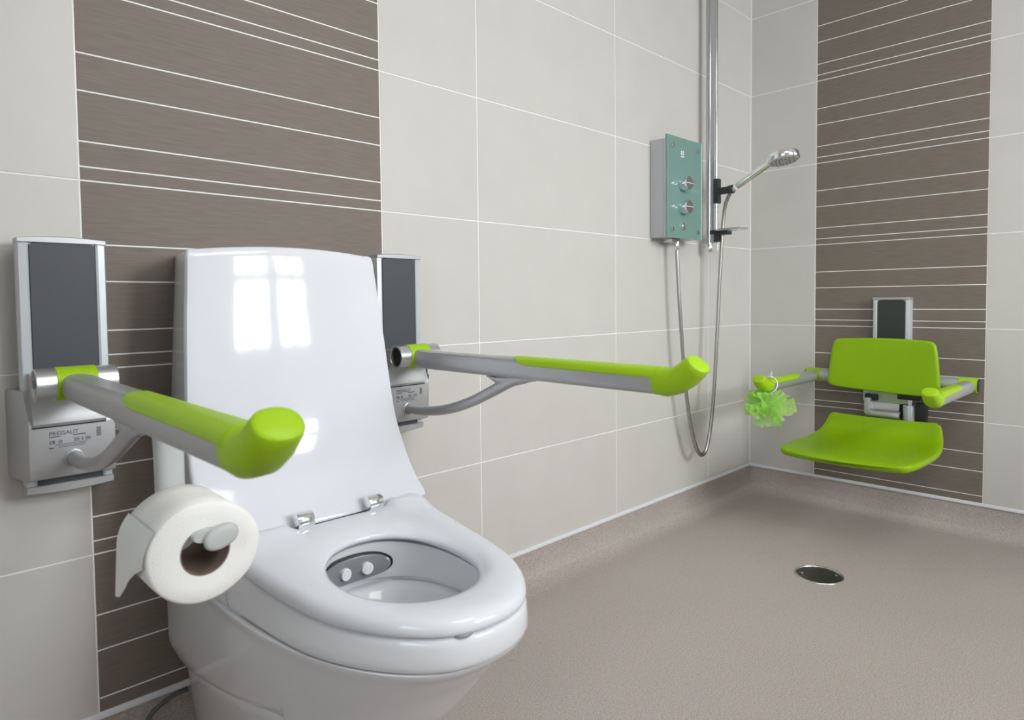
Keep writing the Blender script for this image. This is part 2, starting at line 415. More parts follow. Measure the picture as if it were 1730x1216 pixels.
def support_rail(X, label):
    base = .541
    t = thing('fold_down_support_rail', label, 'support rail', (X, 0, base), 0, 'fold-down support rails beside the toilet')
    off = (0, 0, base)
    # wall track
    tr = G()
    pr = [(-.050, 0), (-.050, -.030), (-.0615, -.030), (-.0615, -.054), (-.0595, -.0585), (-.050, -.060), (-.0465, -.058), (-.0465, -.055), (.0465, -.055), (.0465, -.058), (.050, -.060), (.0595, -.0585), (.0615, -.054), (.0615, -.030), (.050, -.030), (.050, 0)]
    tr.rings([[(a, b, .556) for a, b in pr], [(a, b, .9535) for a, b in pr]])
    track = tr.mk('wall_track', M['alulight'], t, off, angle=30)
    # top and bottom caps with a bowed outline
    def cap(z0, z1, bow, up):
        c = G(); N = 14; front = []; 
        r0, r1, r2 = [], [], []
        for i in range(N + 1):
            x = -.0618 + .1236 * i / N; b_ = bow * (1 - (x / .0618) ** 2)
            r0.append((x, 0, z0)); r1.append((x, 0, z1 + b_))
        top = [(x, y, z) for x, y, z in r1]; bot = [(x, y, z) for x, y, z in r0]
        loop = bot + list(reversed(top))
        rings = [[(x, yy, z) for x, _, z in loop] for yy in (-.026, -.0605)]
        cz = (z0 + z1) / 2
        rings.append([(x * .985, -.0630, cz + (z - cz) * .8) for x, _, z in loop])
        c.rings(rings)
        return c
    cap(.953, .960, .004, 1).mk('end_cap', M['alupaint'], track, off)
    cap(.558, .546, -.004, -1).mk('end_cap', M['alupaint'], track, off)
    pn = G(); N = 12; out_ = []
    for i in range(N + 1):
        x = -.0455 + .091 * i / N; e = abs(x) / .0455
        out_.append((x, .9545 - .002 * e ** 2 - (.003 * max(0, (e - .9) / .1) ** 2)))
    out_ = out_ + [(.0455, .559), (.042, .553), (-.042, .553), (-.0455, .559)]
    pn.rings([[(x, -.0552, z) for x, z in out_], [(x, -.0588, z) for x, z in out_], [(x * .99, -.0598, .755 + (z - .755) * .997) for x, z in out_]])
    pn.mk('track_panel', M['panel'], track, off)
    # carriage
    ca = G()
    sp = [(0, .568), (-.070, .568), (-.083, .572), (-.0855, .578), (-.088, .620), (-.089, .6555), (-.0885, .6605), (-.080, .678), (-.072, .692), (-.067, .703), (-.064, .714), (0, .714)]
    hwf = lambda y: .0612 + .0155 * (1 - min(1, abs(y) / .082)) ** 1.2
    rings = []
    for q, k in ((-1, .0), (-.97, 1), (-.5, 1), (0, 1), (.5, 1), (.97, 1), (1, .0)):
        ring = []
        for y, z in sp:
            yy = y if k else (y * .965); zz = z if k else .638 + (z - .638) * .975
            ring.append((q * hwf(y), yy, zz))
        rings.append(ring)
    ca.rings(rings)
    ca.mk('carriage', M['alupaint'], t, off, angle=28)
    # inset cover that carries the pivot, with its shadow joint
    co = G()
    sp = [(-.06, .6575), (-.0915, .6575), (-.0935, .662), (-.0925, .672), (-.088, .688), (-.090, .700), (-.100, .712), (-.100, .742), (-.06, .742)]
    rings = [[(x, y * k, .70 + (z - .70) * k) for y, z in sp] for x, k in ((-.0545, .99), (-.0535, 1), (.0455, 1), (.0465, .99))]
    co.rings(rings); co.mk('pivot_cover', M['alupaint'], t, off, angle=28)
    G().box((-.0045, -.0885, .6562), (.0505, .0020, .0009)).mk('cover_joint', M['dark'], t, off, smooth=False)
    # side latch
    lt = G().box((.068, -.045, .672), (.010, .016, .020), .003); lt.box((.0785, -.052, .667), (.003, .008, .006), .001)
    lt.mk('side_latch', M['charcoal'], t, off)
    # pivot tube, hollow at its ends
    py, pz, pr_ = -.120, .7275, .0255
    tb = G(); n = 48
    ringsx = [(-.055, pr_ - .0015), (-.0555, pr_ - .0022), (-.0555, pr_ - .004), (-.054, pr_ - .0045), (-.046, pr_ - .0045)]
    allr = [(-.046, .001), (-.046, pr_ - .0045), (-.0535, pr_ - .0045), (-.0555, pr_ - .0035), (-.0555, pr_ - .001), (-.0545, pr_), (.0545, pr_), (.0555, pr_ - .001), (.0555, pr_ - .0035), (.0535, pr_ - .0045), (.046, pr_ - .0045), (.046, .001)]
    tb.rings([[(x, py + r * math.cos(2 * PI * j / n), pz + r * math.sin(2 * PI * j / n)) for j in range(n)] for x, r in allr])
    tube = tb.mk('pivot_tube', M['alu'], t, off, angle=40)
    for sx in (-1, 1):
        e = G().cyl((sx * .0455, py, pz), (sx * .0475, py, pz), pr_ - .005, 32)
        e.box((sx * .0485, py, pz + .004), (.0012, pr_ - .007, .0015)); e.mk('inner_plug', M['dark'], tube, off)
    co2 = G(); r2 = pr_ + .0013
    prs = [(-.0285, r2 - .001), (-.0275, r2), (.0255, r2), (.0265, r2 - .001), (.0265, r2 - .003), (-.0285, r2 - .003)]
    co2.rings([[(x, py + r * math.cos(2 * PI * j / n), pz + r * math.sin(2 * PI * j / n)) for j in range(n)] for x, r in prs], False, False, loop=True)
    co2.mk('pivot_collar', M['lime'], t, off, angle=40)
    # arm
    ar = G(); rings = []
    for y, w, h, zc, cut in ((-.128, .034, .034, .7245, 0), (-.140, .044, .040, .7235, 0), (-.148, .0465, .0420, .7230, .0025), (-.155, .0475, .0428, .7228, .0040), (-.175, .0480, .0440, .7225, .0046), (-.20, .0475, .0440, .7222, .0046), (-.25, .0462, .0436, .7219, .0040), (-.30, .0455, .0432, .7217, .0034), (-.36, .0450, .0430, .7216, .0026), (-.41, .0448, .0427, .7215, .0016), (-.45, .0448, .0425, .7215, .0008), (-.62, .0448, .0428, .7212, 0), (-.776, .0450, .0430, .7212, 0), (-.779, .0430, .041, .7212, 0)):
        rings.append([(a, y, zc + min(b, h / 2 - cut)) for a, b in sup_ring(0, w, h, 72, 2.7)])
    ar.rings(rings)
    arm = ar.mk('arm', M['alupaint'], t, off, angle=24)
    # flat facet on top of the arm root
    fc = G(); fr_ = []
    for y, w in ((-.146, .004), (-.165, .019), (-.20, .0225), (-.27, .0195), (-.36, .014), (-.44, .012), (-.456, .012)):
        zt = .7228 + .0212 - (.0005 if y > -.16 else .0) - (.0002)
        fr_.append([(-w, y, zt - .006), (w, y, zt - .006), (w * .93, y, zt + .0011), (-w * .93, y, zt + .0011)])
    # green pad on the upper half plus the horn-shaped grip
    pd = G(); rings = []; n = 30
    for y, a0 in ((-.4535, 86), (-.4545, 80), (-.458, 64), (-.464, 48), (-.472, 35), (-.482, 25), (-.492, 19), (-.52, 17), (-.62, 16), (-.70, 15), (-.76, 13), (-.785, 11)):
        ring = []; a0r = math.radians(a0)
        for j in range(n):
            a = a0r + (PI - 2 * a0r) * j / (n - 1); c, s_ = math.cos(a), math.sin(a); e = 2 / 2.7
            k = .0008 if y > -.456 else .0017
            ring.append(((.0224 + k) * math.copysign(abs(c) ** e, c), y, .7213 + (.02135 + k) * abs(s_) ** e))
        lo = ring[0][2] - .002
        ring.append((ring[-1][0] * .8, y, lo - .004)); ring.append((ring[0][0] * .8, y, lo - .004))
        rings.append(ring)
    pd.rings(rings); arm_tip(pd)
    pd.mk('arm_pad', M['lime'], arm, off, angle=50)
    # brace
    br = G()
    path = smoothpath([(0, -.084, .6005), (0, -.15, .6025), (0, -.23, .6145), (0, -.31, .6385), (0, -.38, .668), (0, -.435, .6925), (0, -.475, .7035)], 6)
    n_ = len(path); rr = [.0105 + .0015 * (i / n_) for i in range(n_)]
    br.tube(path, rr, 20, True, ex=1.05, up=(0, 0, 1))
    br.rings([[(a * 1.0, y, z + b) for a, b in sup_ring(0, w, h, 20, 2.4)] for y, z, w, h in ((-.372, .6995, .016, .004), (-.40, .6935, .022, .016), (-.44, .6960, .024, .020), (-.49, .7015, .022, .012), (-.52, .7035, .014, .004))])
    br.mk('brace', M['alupaint'], t, off, angle=60)
    so = G()
    so.rings([[(.0, -.0875, .6005)] * 1 + [(r * math.cos(2 * PI * j / 32), y, .6005 + r * 1.1 * math.sin(2 * PI * j / 32)) for j in range(32)] for y, r in ((-.084, .0135), (-.0888, .0135), (-.0895, .0125))]) if False else None
    so.rings([[(r * math.cos(2 * PI * j / 32), y, .6005 + r * 1.1 * math.sin(2 * PI * j / 32)) for j in range(32)] for y, r in ((-.084, .0138), (-.0886, .0138), (-.0892, .0128), (-.0892, .0112), (-.086, .0110))])
    so.mk('brace_socket', M['alupaint'], t, off, angle=40)
    # nameplate: printed lines
    yb = -.0887
    L = G()
    v, f = nameplate_text('PRESSALIT', .0089, -.0335, yb, .6415, None, None, None, bold=.00012); L.add(v, f)
    v, f = nameplate_text('CE', .0066, -.0335, yb, .6282, None, None, None, bold=.0003); L.add(v, f)
    L.box((-.026, yb, .6392), (.008, .00015, .0007)); L.box((.008, yb, .6392), (.009, .00015, .0009))
    for cx0 in (.0035, .0195): 
        L.box((cx0, yb, .6335), (.0035, .00015, .0005)); L.box((cx0 + .0008, yb, .6315), (.0042, .00015, .0006)); L.box((cx0, yb, .6292), (.0035, .00015, .0005))
    L.box((.012, yb, .6310), (.0008, .00015, .0020))
    for k in range(3): L.box((-.004 + k * .0005, yb, .6262 - k * .0024), (.022 - k * .002, .00015, .00035))
    L.box((-.0305, yb, .6212), (.0032, .00015, .0008))
    for k in range(12): L.box((.0355, yb, .6475 - k * .0013), (.0035, .00015, .00025 + .0003 * ((k * 7) % 3) / 2))
    L.mk('lettering', M['ink'], t, off, smooth=False)
    rg2 = G(); rg2.rings([[(-.0185 + r * math.cos(2 * PI * j / 16), yb - .0001 * q, .6307 + r * math.sin(2 * PI * j / 16)) for j in range(16)] for r, q in ((.0027, 0), (.0027, 1), (.0015, 1), (.0015, 0))], False, False, loop=True)
    rg2.mk('recycling_mark', M['inkblue'], t, off)
    return t

support_rail(-2.563, 'silver and lime support rail left of the toilet, with the toilet roll hanging under it')
support_rail(-1.9010, 'silver and lime support rail between toilet and shower hose, nothing hanging under it')

# ------------------------------------------------------------------ toilet roll holder and roll
HX = -2.539
t = thing('toilet_roll_holder', 'grey plastic roll holder hanging under the left support rail arm', 'toilet roll holder', (HX, -.485, .59))
off = (HX, -.485, .59)
g = G()
g.rings([[(HX + a, -.487 + b, z) for a, b in sup_ring(0, w, w * .8, 28, 2.4)] for z, w in ((.6985, .036), (.690, .0350), (.66, .0335), (.62, .0330), (.596, .0330), (.588, .030), (.584, .022))])
g.mk('upright', M['greyplastic'], t, off, angle=60)
g = G(); g.rings([[(HX + a, y, z + b) for a, b in sup_ring(0, w, h, 28, 2.4)] for y, z, w, h in ((-.480, .592, .026, .014), (-.50, .5925, .028, .0135), (-.56, .5925, .028, .0130), (-.602, .5925, .0285, .0135), (-.6085, .5925, .0265, .0125))])
g.mk('spindle', M['greyplastic'], t, off, angle=60)
g = G(); rg_ = []
for y, zc, w, h in ((-.6065, .5905, .030, .019), (-.6085, .5900, .036, .0235), (-.6120, .5895, .0375, .0250), (-.6150, .5890, .0350, .0225), (-.6160, .5888, .028, .016)):
    rg_.append([(HX + .0145 + a - b * .25, y, zc + b + a * .30) for a, b in sup_ring(0, w, h, 32, 2.2)])
g.rings(rg_); g.mk('end_stop', M['greyplastic'], t, off, angle=60)

RX, RZ, RO, RI = HX, .5725, .0567, .0270
ox, oz = RX + .0015, RZ
t = thing('toilet_roll', 'white toilet roll with a loose torn sheet, hanging on the grey holder', 'toilet roll', (RX, -.55, .516))
off = (RX, -.55, .516)
n = 72
def circ(r, y, wob=0.0):
    return [(ox + (r + wob * math.sin(3 * a + y * 40) + wob * .6 * math.sin(7 * a)) * math.cos(a) * (1.075 if r > .04 else 1.0), y, oz + (r + wob * math.sin(3 * a + y * 40)) * math.sin(a)) for a in [2 * PI * j / n for j in range(n)]]
pp = G()
pp.rings([circ(RI, -.502), circ(RO - .003, -.5005, .0006), circ(RO, -.503, .0006), circ(RO, -.53, .0006), circ(RO, -.57, .0006), circ(RO, -.5975, .0006), circ(RO - .0025, -.5995, .0006), circ(RI + .014, -.5995), circ(RI, -.599)], False, False, loop=True)
pp.mk('paper', M['paper'], t, off, angle=60)
cc = G(); cc.rings([circ(RI - .0001, -.503), circ(RI - .0001, -.5985), circ(RI - .0014, -.5990), circ(RI - .0014, -.503)], False, False, loop=True)
cc.mk('cardboard_core', M['card'], t, off, angle=60)
# loose sheet: leaves the roll at its left side and hangs, torn on the slant
sh = G(); U, V = 16, 14; rows = []
for layer in (0, 1):
    for i in range(U + 1):
        u = i / U; y = -.5008 - .0985 * u; row = []
        drop = interp([(0, .060), (.12, .058), (.55, .026), (.85, .008), (1, .002)], u)
        for j in range(V + 1):
            v_ = j / V
            arc = .62 * RO                      # wrap part that still lies on the roll
            s_ = v_ * (arc + drop + .0)
            if s_ < arc:
                a = PI - (arc - s_) / RO; r = RO + .0018 + .0016 * (s_ / arc)
                x = ox + r * 1.075 * math.cos(a); z = oz + r * math.sin(a)
            else:
                q = s_ - arc; x = ox - (RO + .0034) * 1.075 - .05 * q + .0012 * math.sin(u * 7) ; z = oz - q
            row.append((x + (.0006 if layer else 0), y, z))
        rows.append(row)
sh.rings(rows[:U + 1], False, False, closed=False); sh.rings(rows[U + 1:], False, False, closed=False)
sh.mk('loose_sheet', M['paper'], t, off, angle=80)

# ------------------------------------------------------------------ toilet
CX = -2.2155
t = thing('toilet', 'white floor-standing shower toilet with tall raised lid between the two support rails', 'toilet', (CX, 0, 0))
off = (CX, 0, 0)
YL = [(.455, -.2945), (.47, -.2850), (.485, -.2705), (.50, -.258), (.52, -.246), (.55, -.231), (.60, -.212), (.65, -.201), (.70, -.194), (.75, -.188), (.80, -.182), (.85, -.1755), (.90, -.170), (.95, -.164)]
HL = [(.455, .2165), (.47, .215), (.50, .213), (.55, .2105), (.60, .2085), (.65, .206), (.70, .203), (.75, .200), (.80, .197), (.85, .193), (.90, .189), (.95, .1855)]
yl = lambda z: sinterp(YL, z); hl = lambda z: sinterp(HL, z)
# lid
ld = G(); rings = []
zs = [.4585, .460, .464, .4715] + [.48 + .0085 * i for i in range(54)] + [.9435, .9465, .9475]
for zi, z in enumerate(zs):
    ins = {0: .0065, 1: .003, 2: .0008}.get(zi, 0); k = len(zs) - 1 - zi
    ins = max(ins, {0: .0085, 1: .0045, 2: .0014}.get(k, 0))
    y0 = yl(z); h = hl(z) - ins; th = .020
    ring = []
    def fz(u):   # arched top / straight bottom
        return z + .0100 * (1 - u * u) * max(0, (z - .70) / .25) ** 1.5
    crown = .0125 * min(1, max(0, (z - .458) / .16))
    F = []
    for i in range(33):
        u = -1 + 2 * i / 32
        F.append((CX + u * (h - .006), y0 + ins * .9 + crown * (u * u) - .000, fz(u)))
    e = [(CX + h - .0025, y0 + crown + .0012 + ins * .5, fz(1)), (CX + h - .0003, y0 + crown + .005, fz(1)), (CX + h, y0 + crown + .011, fz(1)), (CX + h - .002, y0 + crown + th, fz(1))]
    e2 = [(2 * CX - x, y, zz) for x, y, zz in reversed(e)]
    Bk = [(CX + u * (h - .02), y0 + crown * u * u + th + .002 - ins * .6, fz(u)) for u in [1 - 2 * i / 12 for i in range(13)]]
    rings.append(F + e + Bk + e2)
ld.rings(rings)
ld.mk('lid', M['seatplastic'], t, off, angle=40)
# tank housing behind the lid
tk = G(); rings = []
for z, ins in [(.40, 0), (.45, 0), (.50, 0), (.55, 0), (.62, 0), (.70, 0), (.78, 0), (.86, 0), (.92, 0), (.938, 0), (.943, .002), (.9455, .006), (.9462, .012)]:
    zz = max(z, .455)
    yf = yl(zz) + .026; hf = hl(zz) - .0035 - ins; hb = interp([(.40, .187), (.70, .171), (.95, .156)], z) - ins
    ring = [(CX - hb, -.001, z)]
    for i in range(1, 9): 
        q = i / 8; ring.append((CX - hb - (hf - hb) * (q ** .75), yf * q * .98, z))
    ring += [(CX - hf + .006, yf + ins, z), (CX + hf - .006, yf + ins, z)]
    for i in range(8, 0, -1):
        q = i / 8; ring.append((CX + hb + (hf - hb) * (q ** .75), yf * q * .98, z))
    ring.append((CX + hb, -.001, z)); rings.append(ring)
tk.rings(rings); tk.mk('tank_housing', M['shell'], t, off, angle=32)

# plan outline of seat / rim as closed loop, parameter angle about (0,-.51)
HALF = [(0, -.733), (.030, -.730), (.056, -.7215), (.078, -.708), (.103, -.683), (.126, -.650), (.147, -.607), (.1635, -.555), (.1745, -.495), (.1825, -.430), (.1885, -.370), (.1935, -.325)]
def outline(n, grow=0.0, rear=-.297, rearc=.020, cy=-.51):
    half = [Vector((x, y, 0)) for x, y in HALF]
    half += [Vector((.1945, rear - rearc * .7, 0)), Vector((.190, rear - rearc * .15, 0)), Vector((.178, rear, 0)), Vector((.12, rear, 0)), Vector((.06, rear, 0)), Vector((0, rear, 0))]
    full = half + [Vector((-p.x, p.y, 0)) for p in reversed(half[1:-1])]
    P = smoothpath(full, 8, closed=True)
    res = []
    for j in range(n):
        a = -PI / 2 + 2 * PI * j / n; dx, dy = math.cos(a), math.sin(a); best = None
        for p, q in zip(P, P[1:] + P[:1]):
            ex, ey = q.x - p.x, q.y - p.y; den = dx * ey - dy * ex
            if abs(den) < 1e-9: continue
            px, py = p.x, p.y - cy
            tt = (px * ey - py * ex) / den; uu = (px * dy - py * dx) / den
            if tt > 0 and -1e-6 <= uu <= 1.000001: best = tt if best is None else max(best, tt)
        r = best + grow; res.append((r * dx, cy + r * dy))
    return res
NA = 144
out0 = outline(NA)
def inner(a, A=.1055, B=.1325, cy=-.5115):
    dx, dy = math.cos(a), math.sin(a); e = 2.15
    r = (abs(dx / A) ** e + abs(dy / B) ** e) ** (-1 / e)
    return (r * dx, cy + r * dy)
def sm(a, b, v):
    q = max(0, min(1, (v - a) / (b - a))); return q * q * (3 - 2 * q)
def ear(x, y): return .0150 * sm(.088, .108, abs(x - .0135)) * sm(-.355, -.300, y) * (1 - .5 * sm(.165, .195, abs(x)))
def zseat(y):
    q = max(0, min(1, (-.40 - y) / -.11 if False else (y + .60) / .30)); return .4445 + .0245 * q * q
st = G(); rings = []
for j in range(NA):
    a = -PI / 2 + 2 * PI * j / NA
    ox_, oy_ = out0[j]; ix, iy = inner(a)
    sec = []
    # across the ring: s=0 inner edge, s=1 outer edge
    for s_, dz in ((.10, -.0235), (.035, -.0220), (.0, -.0180), (.0, -.0140), (.035, -.0105), (.11, -.0065), (.22, -.0028), (.36, -.0008), (.52, .0), (.68, -.0004), (.80, -.0016), (.885, -.0038), (.945, -.0072), (.983, -.0118), (1.0, -.0165), (1.0, -.0205), (.985, -.0235), (.95, -.0250)):
        x = ix + (ox_ - ix) * s_; y = iy + (oy_ - iy) * s_
        sec.append((CX + x, y, zseat(y) + dz + ear(x, y) * (1 if dz > -.018 else 0)))
    rings.append(sec)
st.rings(rings, False, False, loop=True)
seat = st.mk('seat', M['seatplastic'], t, off, angle=60)
# rim (ceramic band) + bowl
RIMT, RIMB = .4185, .3740
rb = G(); rings = []
def grown(g0, z, s=1.0, fl_=0.0):
    res = []
    for j in range(NA):
        x, y = out0[j]; a = -PI / 2 + 2 * PI * j / NA
        g_ = g0 + fl_ * math.cos(a) ** 2 * (1 if y < -.32 else .3)
        res.append((CX + (x + g_ * math.cos(a)) * s, (-.51 + (y + .51 + g_ * math.sin(a)) * s), z))
    return res
def zr(y): return .0245 * max(0, min(1, (y + .60) / .30)) ** 2
def lift(r, k=1): return [(x, y, z + k * zr(y)) for x, y, z in r]
def inn(sc, z, dy=0.0):
    return [(CX + inner(-PI / 2 + 2 * PI * j / NA)[0] * sc, -.5115 + (inner(-PI / 2 + 2 * PI * j / NA)[1] + .5115) * sc + dy, z) for j in range(NA)]
rings = [inn(1.06, .4165), lift(grown(-.030, RIMT)), lift(grown(-.012, RIMT + .0005)), lift(grown(-.005, RIMT - .0010)), lift(grown(-.0012, RIMT - .005)), lift(grown(.0006, RIMT - .012)), grown(.0010, .392, 1, .006), grown(.0004, .382, 1, .009), grown(-.0010, .376, 1, .010), grown(-.0035, RIMB, 1, .010), grown(-.010, RIMB - .001, 1, .010)]
rings = [lift(inn(1.06, .4165))] + rings[1:]
rb.rings(rings, False, False)
rb.rings([lift(inn(1.06, .4165)), inn(1.075, .400), inn(1.085, .365), inn(1.13, .362), inn(1.13, .357), inn(1.04, .355), inn(.97, .345), inn(.88, .328), inn(.78, .308), inn(.74, .3035), inn(.70, .298, -.004), inn(.60, .275, -.008), inn(.45, .250, -.012), inn(.2, .235, -.014), inn(.02, .232, -.015)], False, True)
rb.mk('bowl', M['ceramic'], t, off, angle=50)
wt = mat('bowl_water', (.80, .84, .84), rough=.02, trans=.85, ior=1.33, vary=.002)
G().rings([inn(.62, .2795, -.008), inn(.02, .2796, -.008)], False, True).mk('water', wt, t, off)
# chrome nozzle plate at the back of the bowl
nz = G(); rings = []
def npt(u, v):  # u along x (-1..1), v up (-1..1), follows the curved back of the bowl
    x = .0640 * u - .016; z = .3955 + .0205 * v + .003
    return Vector((x, -.384 - .0180 * u * u, z))
loop = []
for j in range(64):
    a = 2 * PI * j / 64; c, s_ = math.cos(a), math.sin(a); e = 2 / 3.2
    loop.append((math.copysign(abs(c) ** e, c), math.copysign(abs(s_) ** (2 / 2.2), s_)))
for sc, dy in ((1.04, .010), (1.04, .0), (1.0, -.0025), (.93, -.0030), (.5, -.0030), (.02, -.0030)):
    rings.append([Vector((CX, 0, 0)) + npt(u * sc, v * sc) + Vector((0, dy, 0)) for u, v in loop])
nz.rings(rings); nz.mk('nozzle_plate', mat('grey_nozzle_plate', (.34, .36, .38), rough=.3, metal=.55, vary=.01), t, off, angle=50)
gk = G(); gk.rings([[Vector((CX, 0, .0015)) + npt(u * sc, v * sc) + Vector((0, dy, 0)) for u, v in loop] for sc, dy in ((1.0, .006), (1.09, .006), (1.09, .0), (1.0, -.0005))], False, False); gk.mk('nozzle_seal', M['dark'], t, off)
for u0 in (-.21, .40):
    d_ = G(); c0 = Vector((CX, 0, 0)) + npt(u0, -.02) + Vector((0, -.0085, -.001))
    tl = -.0180 * 2 * u0 / .064
    d_.rings([[c0 + Vector((r * .0095 * math.cos(2 * PI * k / 32), dy + r * .0095 * math.cos(2 * PI * k / 32) * tl, r * .0102 * math.sin(2 * PI * k / 32))) for k in range(32)] for r, dy in ((1.0, .008), (1.0, -.0008), (.9, -.0016), (.05, -.0016))])
    d_.mk('nozzle_cover', M['ceramic'], t, off)
# hinges: chrome barrels
for sx in (-1, 1):
    hx = CX + sx * .0700 + .0135
    hg = G().cyl((hx - .0148, -.2975, .4735), (hx + .0148, -.2975, .4735), .0158, 40, .0012)
    hg.box((hx, -.290, .468), (.0138, .010, .011), .002)
    hg.mk('hinge', M['chrome'], t, off, angle=30)
for px in (-.045, .07):
    G().rings([[(CX + px + a, y_, z_) for a, y_, z_ in [(r * .014 * math.cos(2 * PI * k / 24), (-.7165 if px < 0 else -.706) + dy_ + r * .010 * math.sin(2 * PI * k / 24), z1) for k in range(24)]] for r, z1, dy_ in ((.9, .4170, 0), (1, .4185, 0), (1, .4205, 0), (.9, .4225, 0))]).mk('seat_buffer', M['rubber'], t, off) if px < 0 else None

# outer shell: lofted down, cut away at the rear sides
SHY = [(.03, -.395), (.06, -.425), (.10, -.466), (.15, -.517), (.20, -.565), (.25, -.611), (.30, -.655), (.335, -.690), (.352, -.707), (.362, -.7195), (.368, -.7250), (.3725, -.7270)]
SHH = [(.03, .140), (.06, .148), (.10, .158), (.15, .172), (.20, .187), (.25, .1935), (.30, .1975), (.335, .1985), (.352, .1990), (.362, .2005), (.368, .2020), (.3725, .2020)]
def shell_ring(z, ins=0.0, hw=None, yf=None, hr=None, n=60, e=2.35, yc=-.30):
    hw = (sinterp(SHH, z) if hw is None else hw) - ins; yf = (sinterp(SHY, z) if yf is None else yf) + ins
    hr = (interp([(.03, .150), (.12, .160), (.16, .172), (.18, .181), (.195, .1875), (.21, .190), (.38, .1915)], z) - ins) if hr is None else hr
    r = [(CX - hr, -.001, z)]
    for i in range(1, 7): q = i / 7; r.append((CX - (hr + (hw - hr) * math.sin(q * PI / 2) ** .6), yc * q, z))
    for i in range(n + 1):
        a = PI + PI * i / n; c, s_ = math.cos(a), math.sin(a)
        r.append((CX + hw * math.copysign(abs(c) ** (2 / e), c), yc - (abs(yf) - abs(yc)) * abs(s_) ** (2 / e), z))
    for i in range(6, 0, -1): q = i / 7; r.append((CX + (hr + (hw - hr) * math.sin(q * PI / 2) ** .6), yc * q, z))
    r.append((CX + hr, -.001, z)); return r
sl = G(); rings = []
def zcut(y):    # lower edge of the shell along the side
    return interp([(-.80, .012), (-.50, .012), (-.485, .05), (-.47, .262), (-.455, .262), (-.20, .205), (-.09, .180), (-.05, .168), (0.0, .172)], y)
T_ = [0, .02, .06, .12, .2, .3, .4, .5, .6, .7, .78, .85, .90, .935, .955, .97, .985, 1.0]
base = shell_ring(.3725)
cols = []
for k in range(len(base)):
    col = []
    # use the plan parameter k, walk down z
    ytop = base[k][1]; zb = None
    for it in range(18):
        q = T_[::-1][it]; z = .012 + (.3725 - .012) * q if zb is None else 0
        col.append(z)
    cols.append(col)
allz = [.3725, .3715, .368, .364, .360, .354, .345, .33, .31, .29, .27, .25, .23, .215, .20, .185, .172, .15, .12, .09, .06, .03, .012]
RR = [shell_ring(z) for z in allz]
def at_z(k, z):
    for i in range(len(allz) - 1):
        if allz[i] >= z >= allz[i + 1]:
            t_ = (allz[i] - z) / (allz[i] - allz[i + 1]); a, b = RR[i][k], RR[i + 1][k]
            return tuple(a[m] + (b[m] - a[m]) * t_ for m in range(3))
    return RR[-1][k]
def zc_k(k):
    z = .012
    lo = zcut(RR[10][k][1]); return lo
NV = 26
grid = []
for i in range(NV + 1):
    row = []
    for k in range(len(base)):
        zb = zc_k(k); q = i / NV
        if q <= .6: z = .3725 - .0975 * (q / .6) ** 1.7
        else: z = .275 + (zb - .275) * (q - .6) / .4
        row.append(at_z(k, z))
    grid.append(row)
topring = [shell_ring(.3727, .004), shell_ring(.3705, .030)]
lipin = [[(CX + (x - CX) * .955, y * .955, z - .006) for x, y, z in grid[-1]]]
edge1 = [[(CX + (x - CX) * .985, y * .99, z - .006) for x, y, z in grid[-1]]]
edge2 = [[(CX + (x - CX) * .975, y * .985, max(.004, z - .010)) for x, y, z in grid[-1]]]
sl.rings([topring[1], topring[0]] + grid + edge1 + edge2, False, False, closed=False)
sl.mk('outer_shell', M['shell'], t, off, angle=40)
# rear deck of the shell under the tank
dk = G(); dk.rings([[(CX + (x - CX) * s_, y * s_ if y > -.3 else max(y * s_, -.36), z2) for x, y, _ in shell_ring(.36)] for s_, z2 in ((.97, .372), (.97, .41), (.94, .418))]); dk.mk('rear_deck', M['ceramic'], t, off)
# recessed foot
ft = G(); rings = []
for z, hw, yf in ((.002, .158, -.40), (.05, .160, -.425), (.12, .168, -.47), (.18, .177, -.50), (.27, .186, -.56)):
    rings.append(shell_ring(z, 0, hw, yf, hw - .012))
ft.rings(rings); ft.mk('foot', M['shell'], t, off, angle=40)
# narrow ledge that runs along the side under the shell edge
for sx in (-1, 1):
    lg = G(); pth = []
    for y in (-.055, -.09, -.15, -.25, -.35, -.44, -.458, -.470):
        z = zcut(max(y, -.455)) - .014
        if y < -.456: z -= (abs(y) - .456) * 2.6
        hwz = sinterp(SHH, z); pth.append((y, z, hwz * (1 - (max(0, abs(y) - .33) / .45) ** 2.2) - .0035 - .006 * max(0, (abs(y) - .45) * 30)))
    lg.rings([[(CX + sx * (h + dx), y + dz_ * .0, z + dz_) for dx, dz_ in ((-.012, .009), (.000, .007), (.0022, .002), (.0015, -.006), (-.003, -.009), (-.012, -.010))] for y, z, h in pth])
    lg.mk('side_ledge', M['shell'], t, off, angle=50)

# power cable on the floor
cb = G(); cb.tube(smoothpath([(-2.376, -.0065, .0975), (-2.392, -.0065, .0965), (-2.411, -.0065, .0925), (-2.435, -.0068, .0815), (-2.448, -.008, .0685), (-2.456, -.013, .0490), (-2.462, -.026, .0280), (-2.468, -.050, .0110), (-2.474, -.085, .0042), (-2.48, -.16, .0040), (-2.47, -.28, .0040)], 8), .0038, 12)
tag(cb.mk('power_cable', M['cable'], off=(-2.45, -.08, 0)), 'thin grey cable on the floor beside the toilet foot', 'cable')

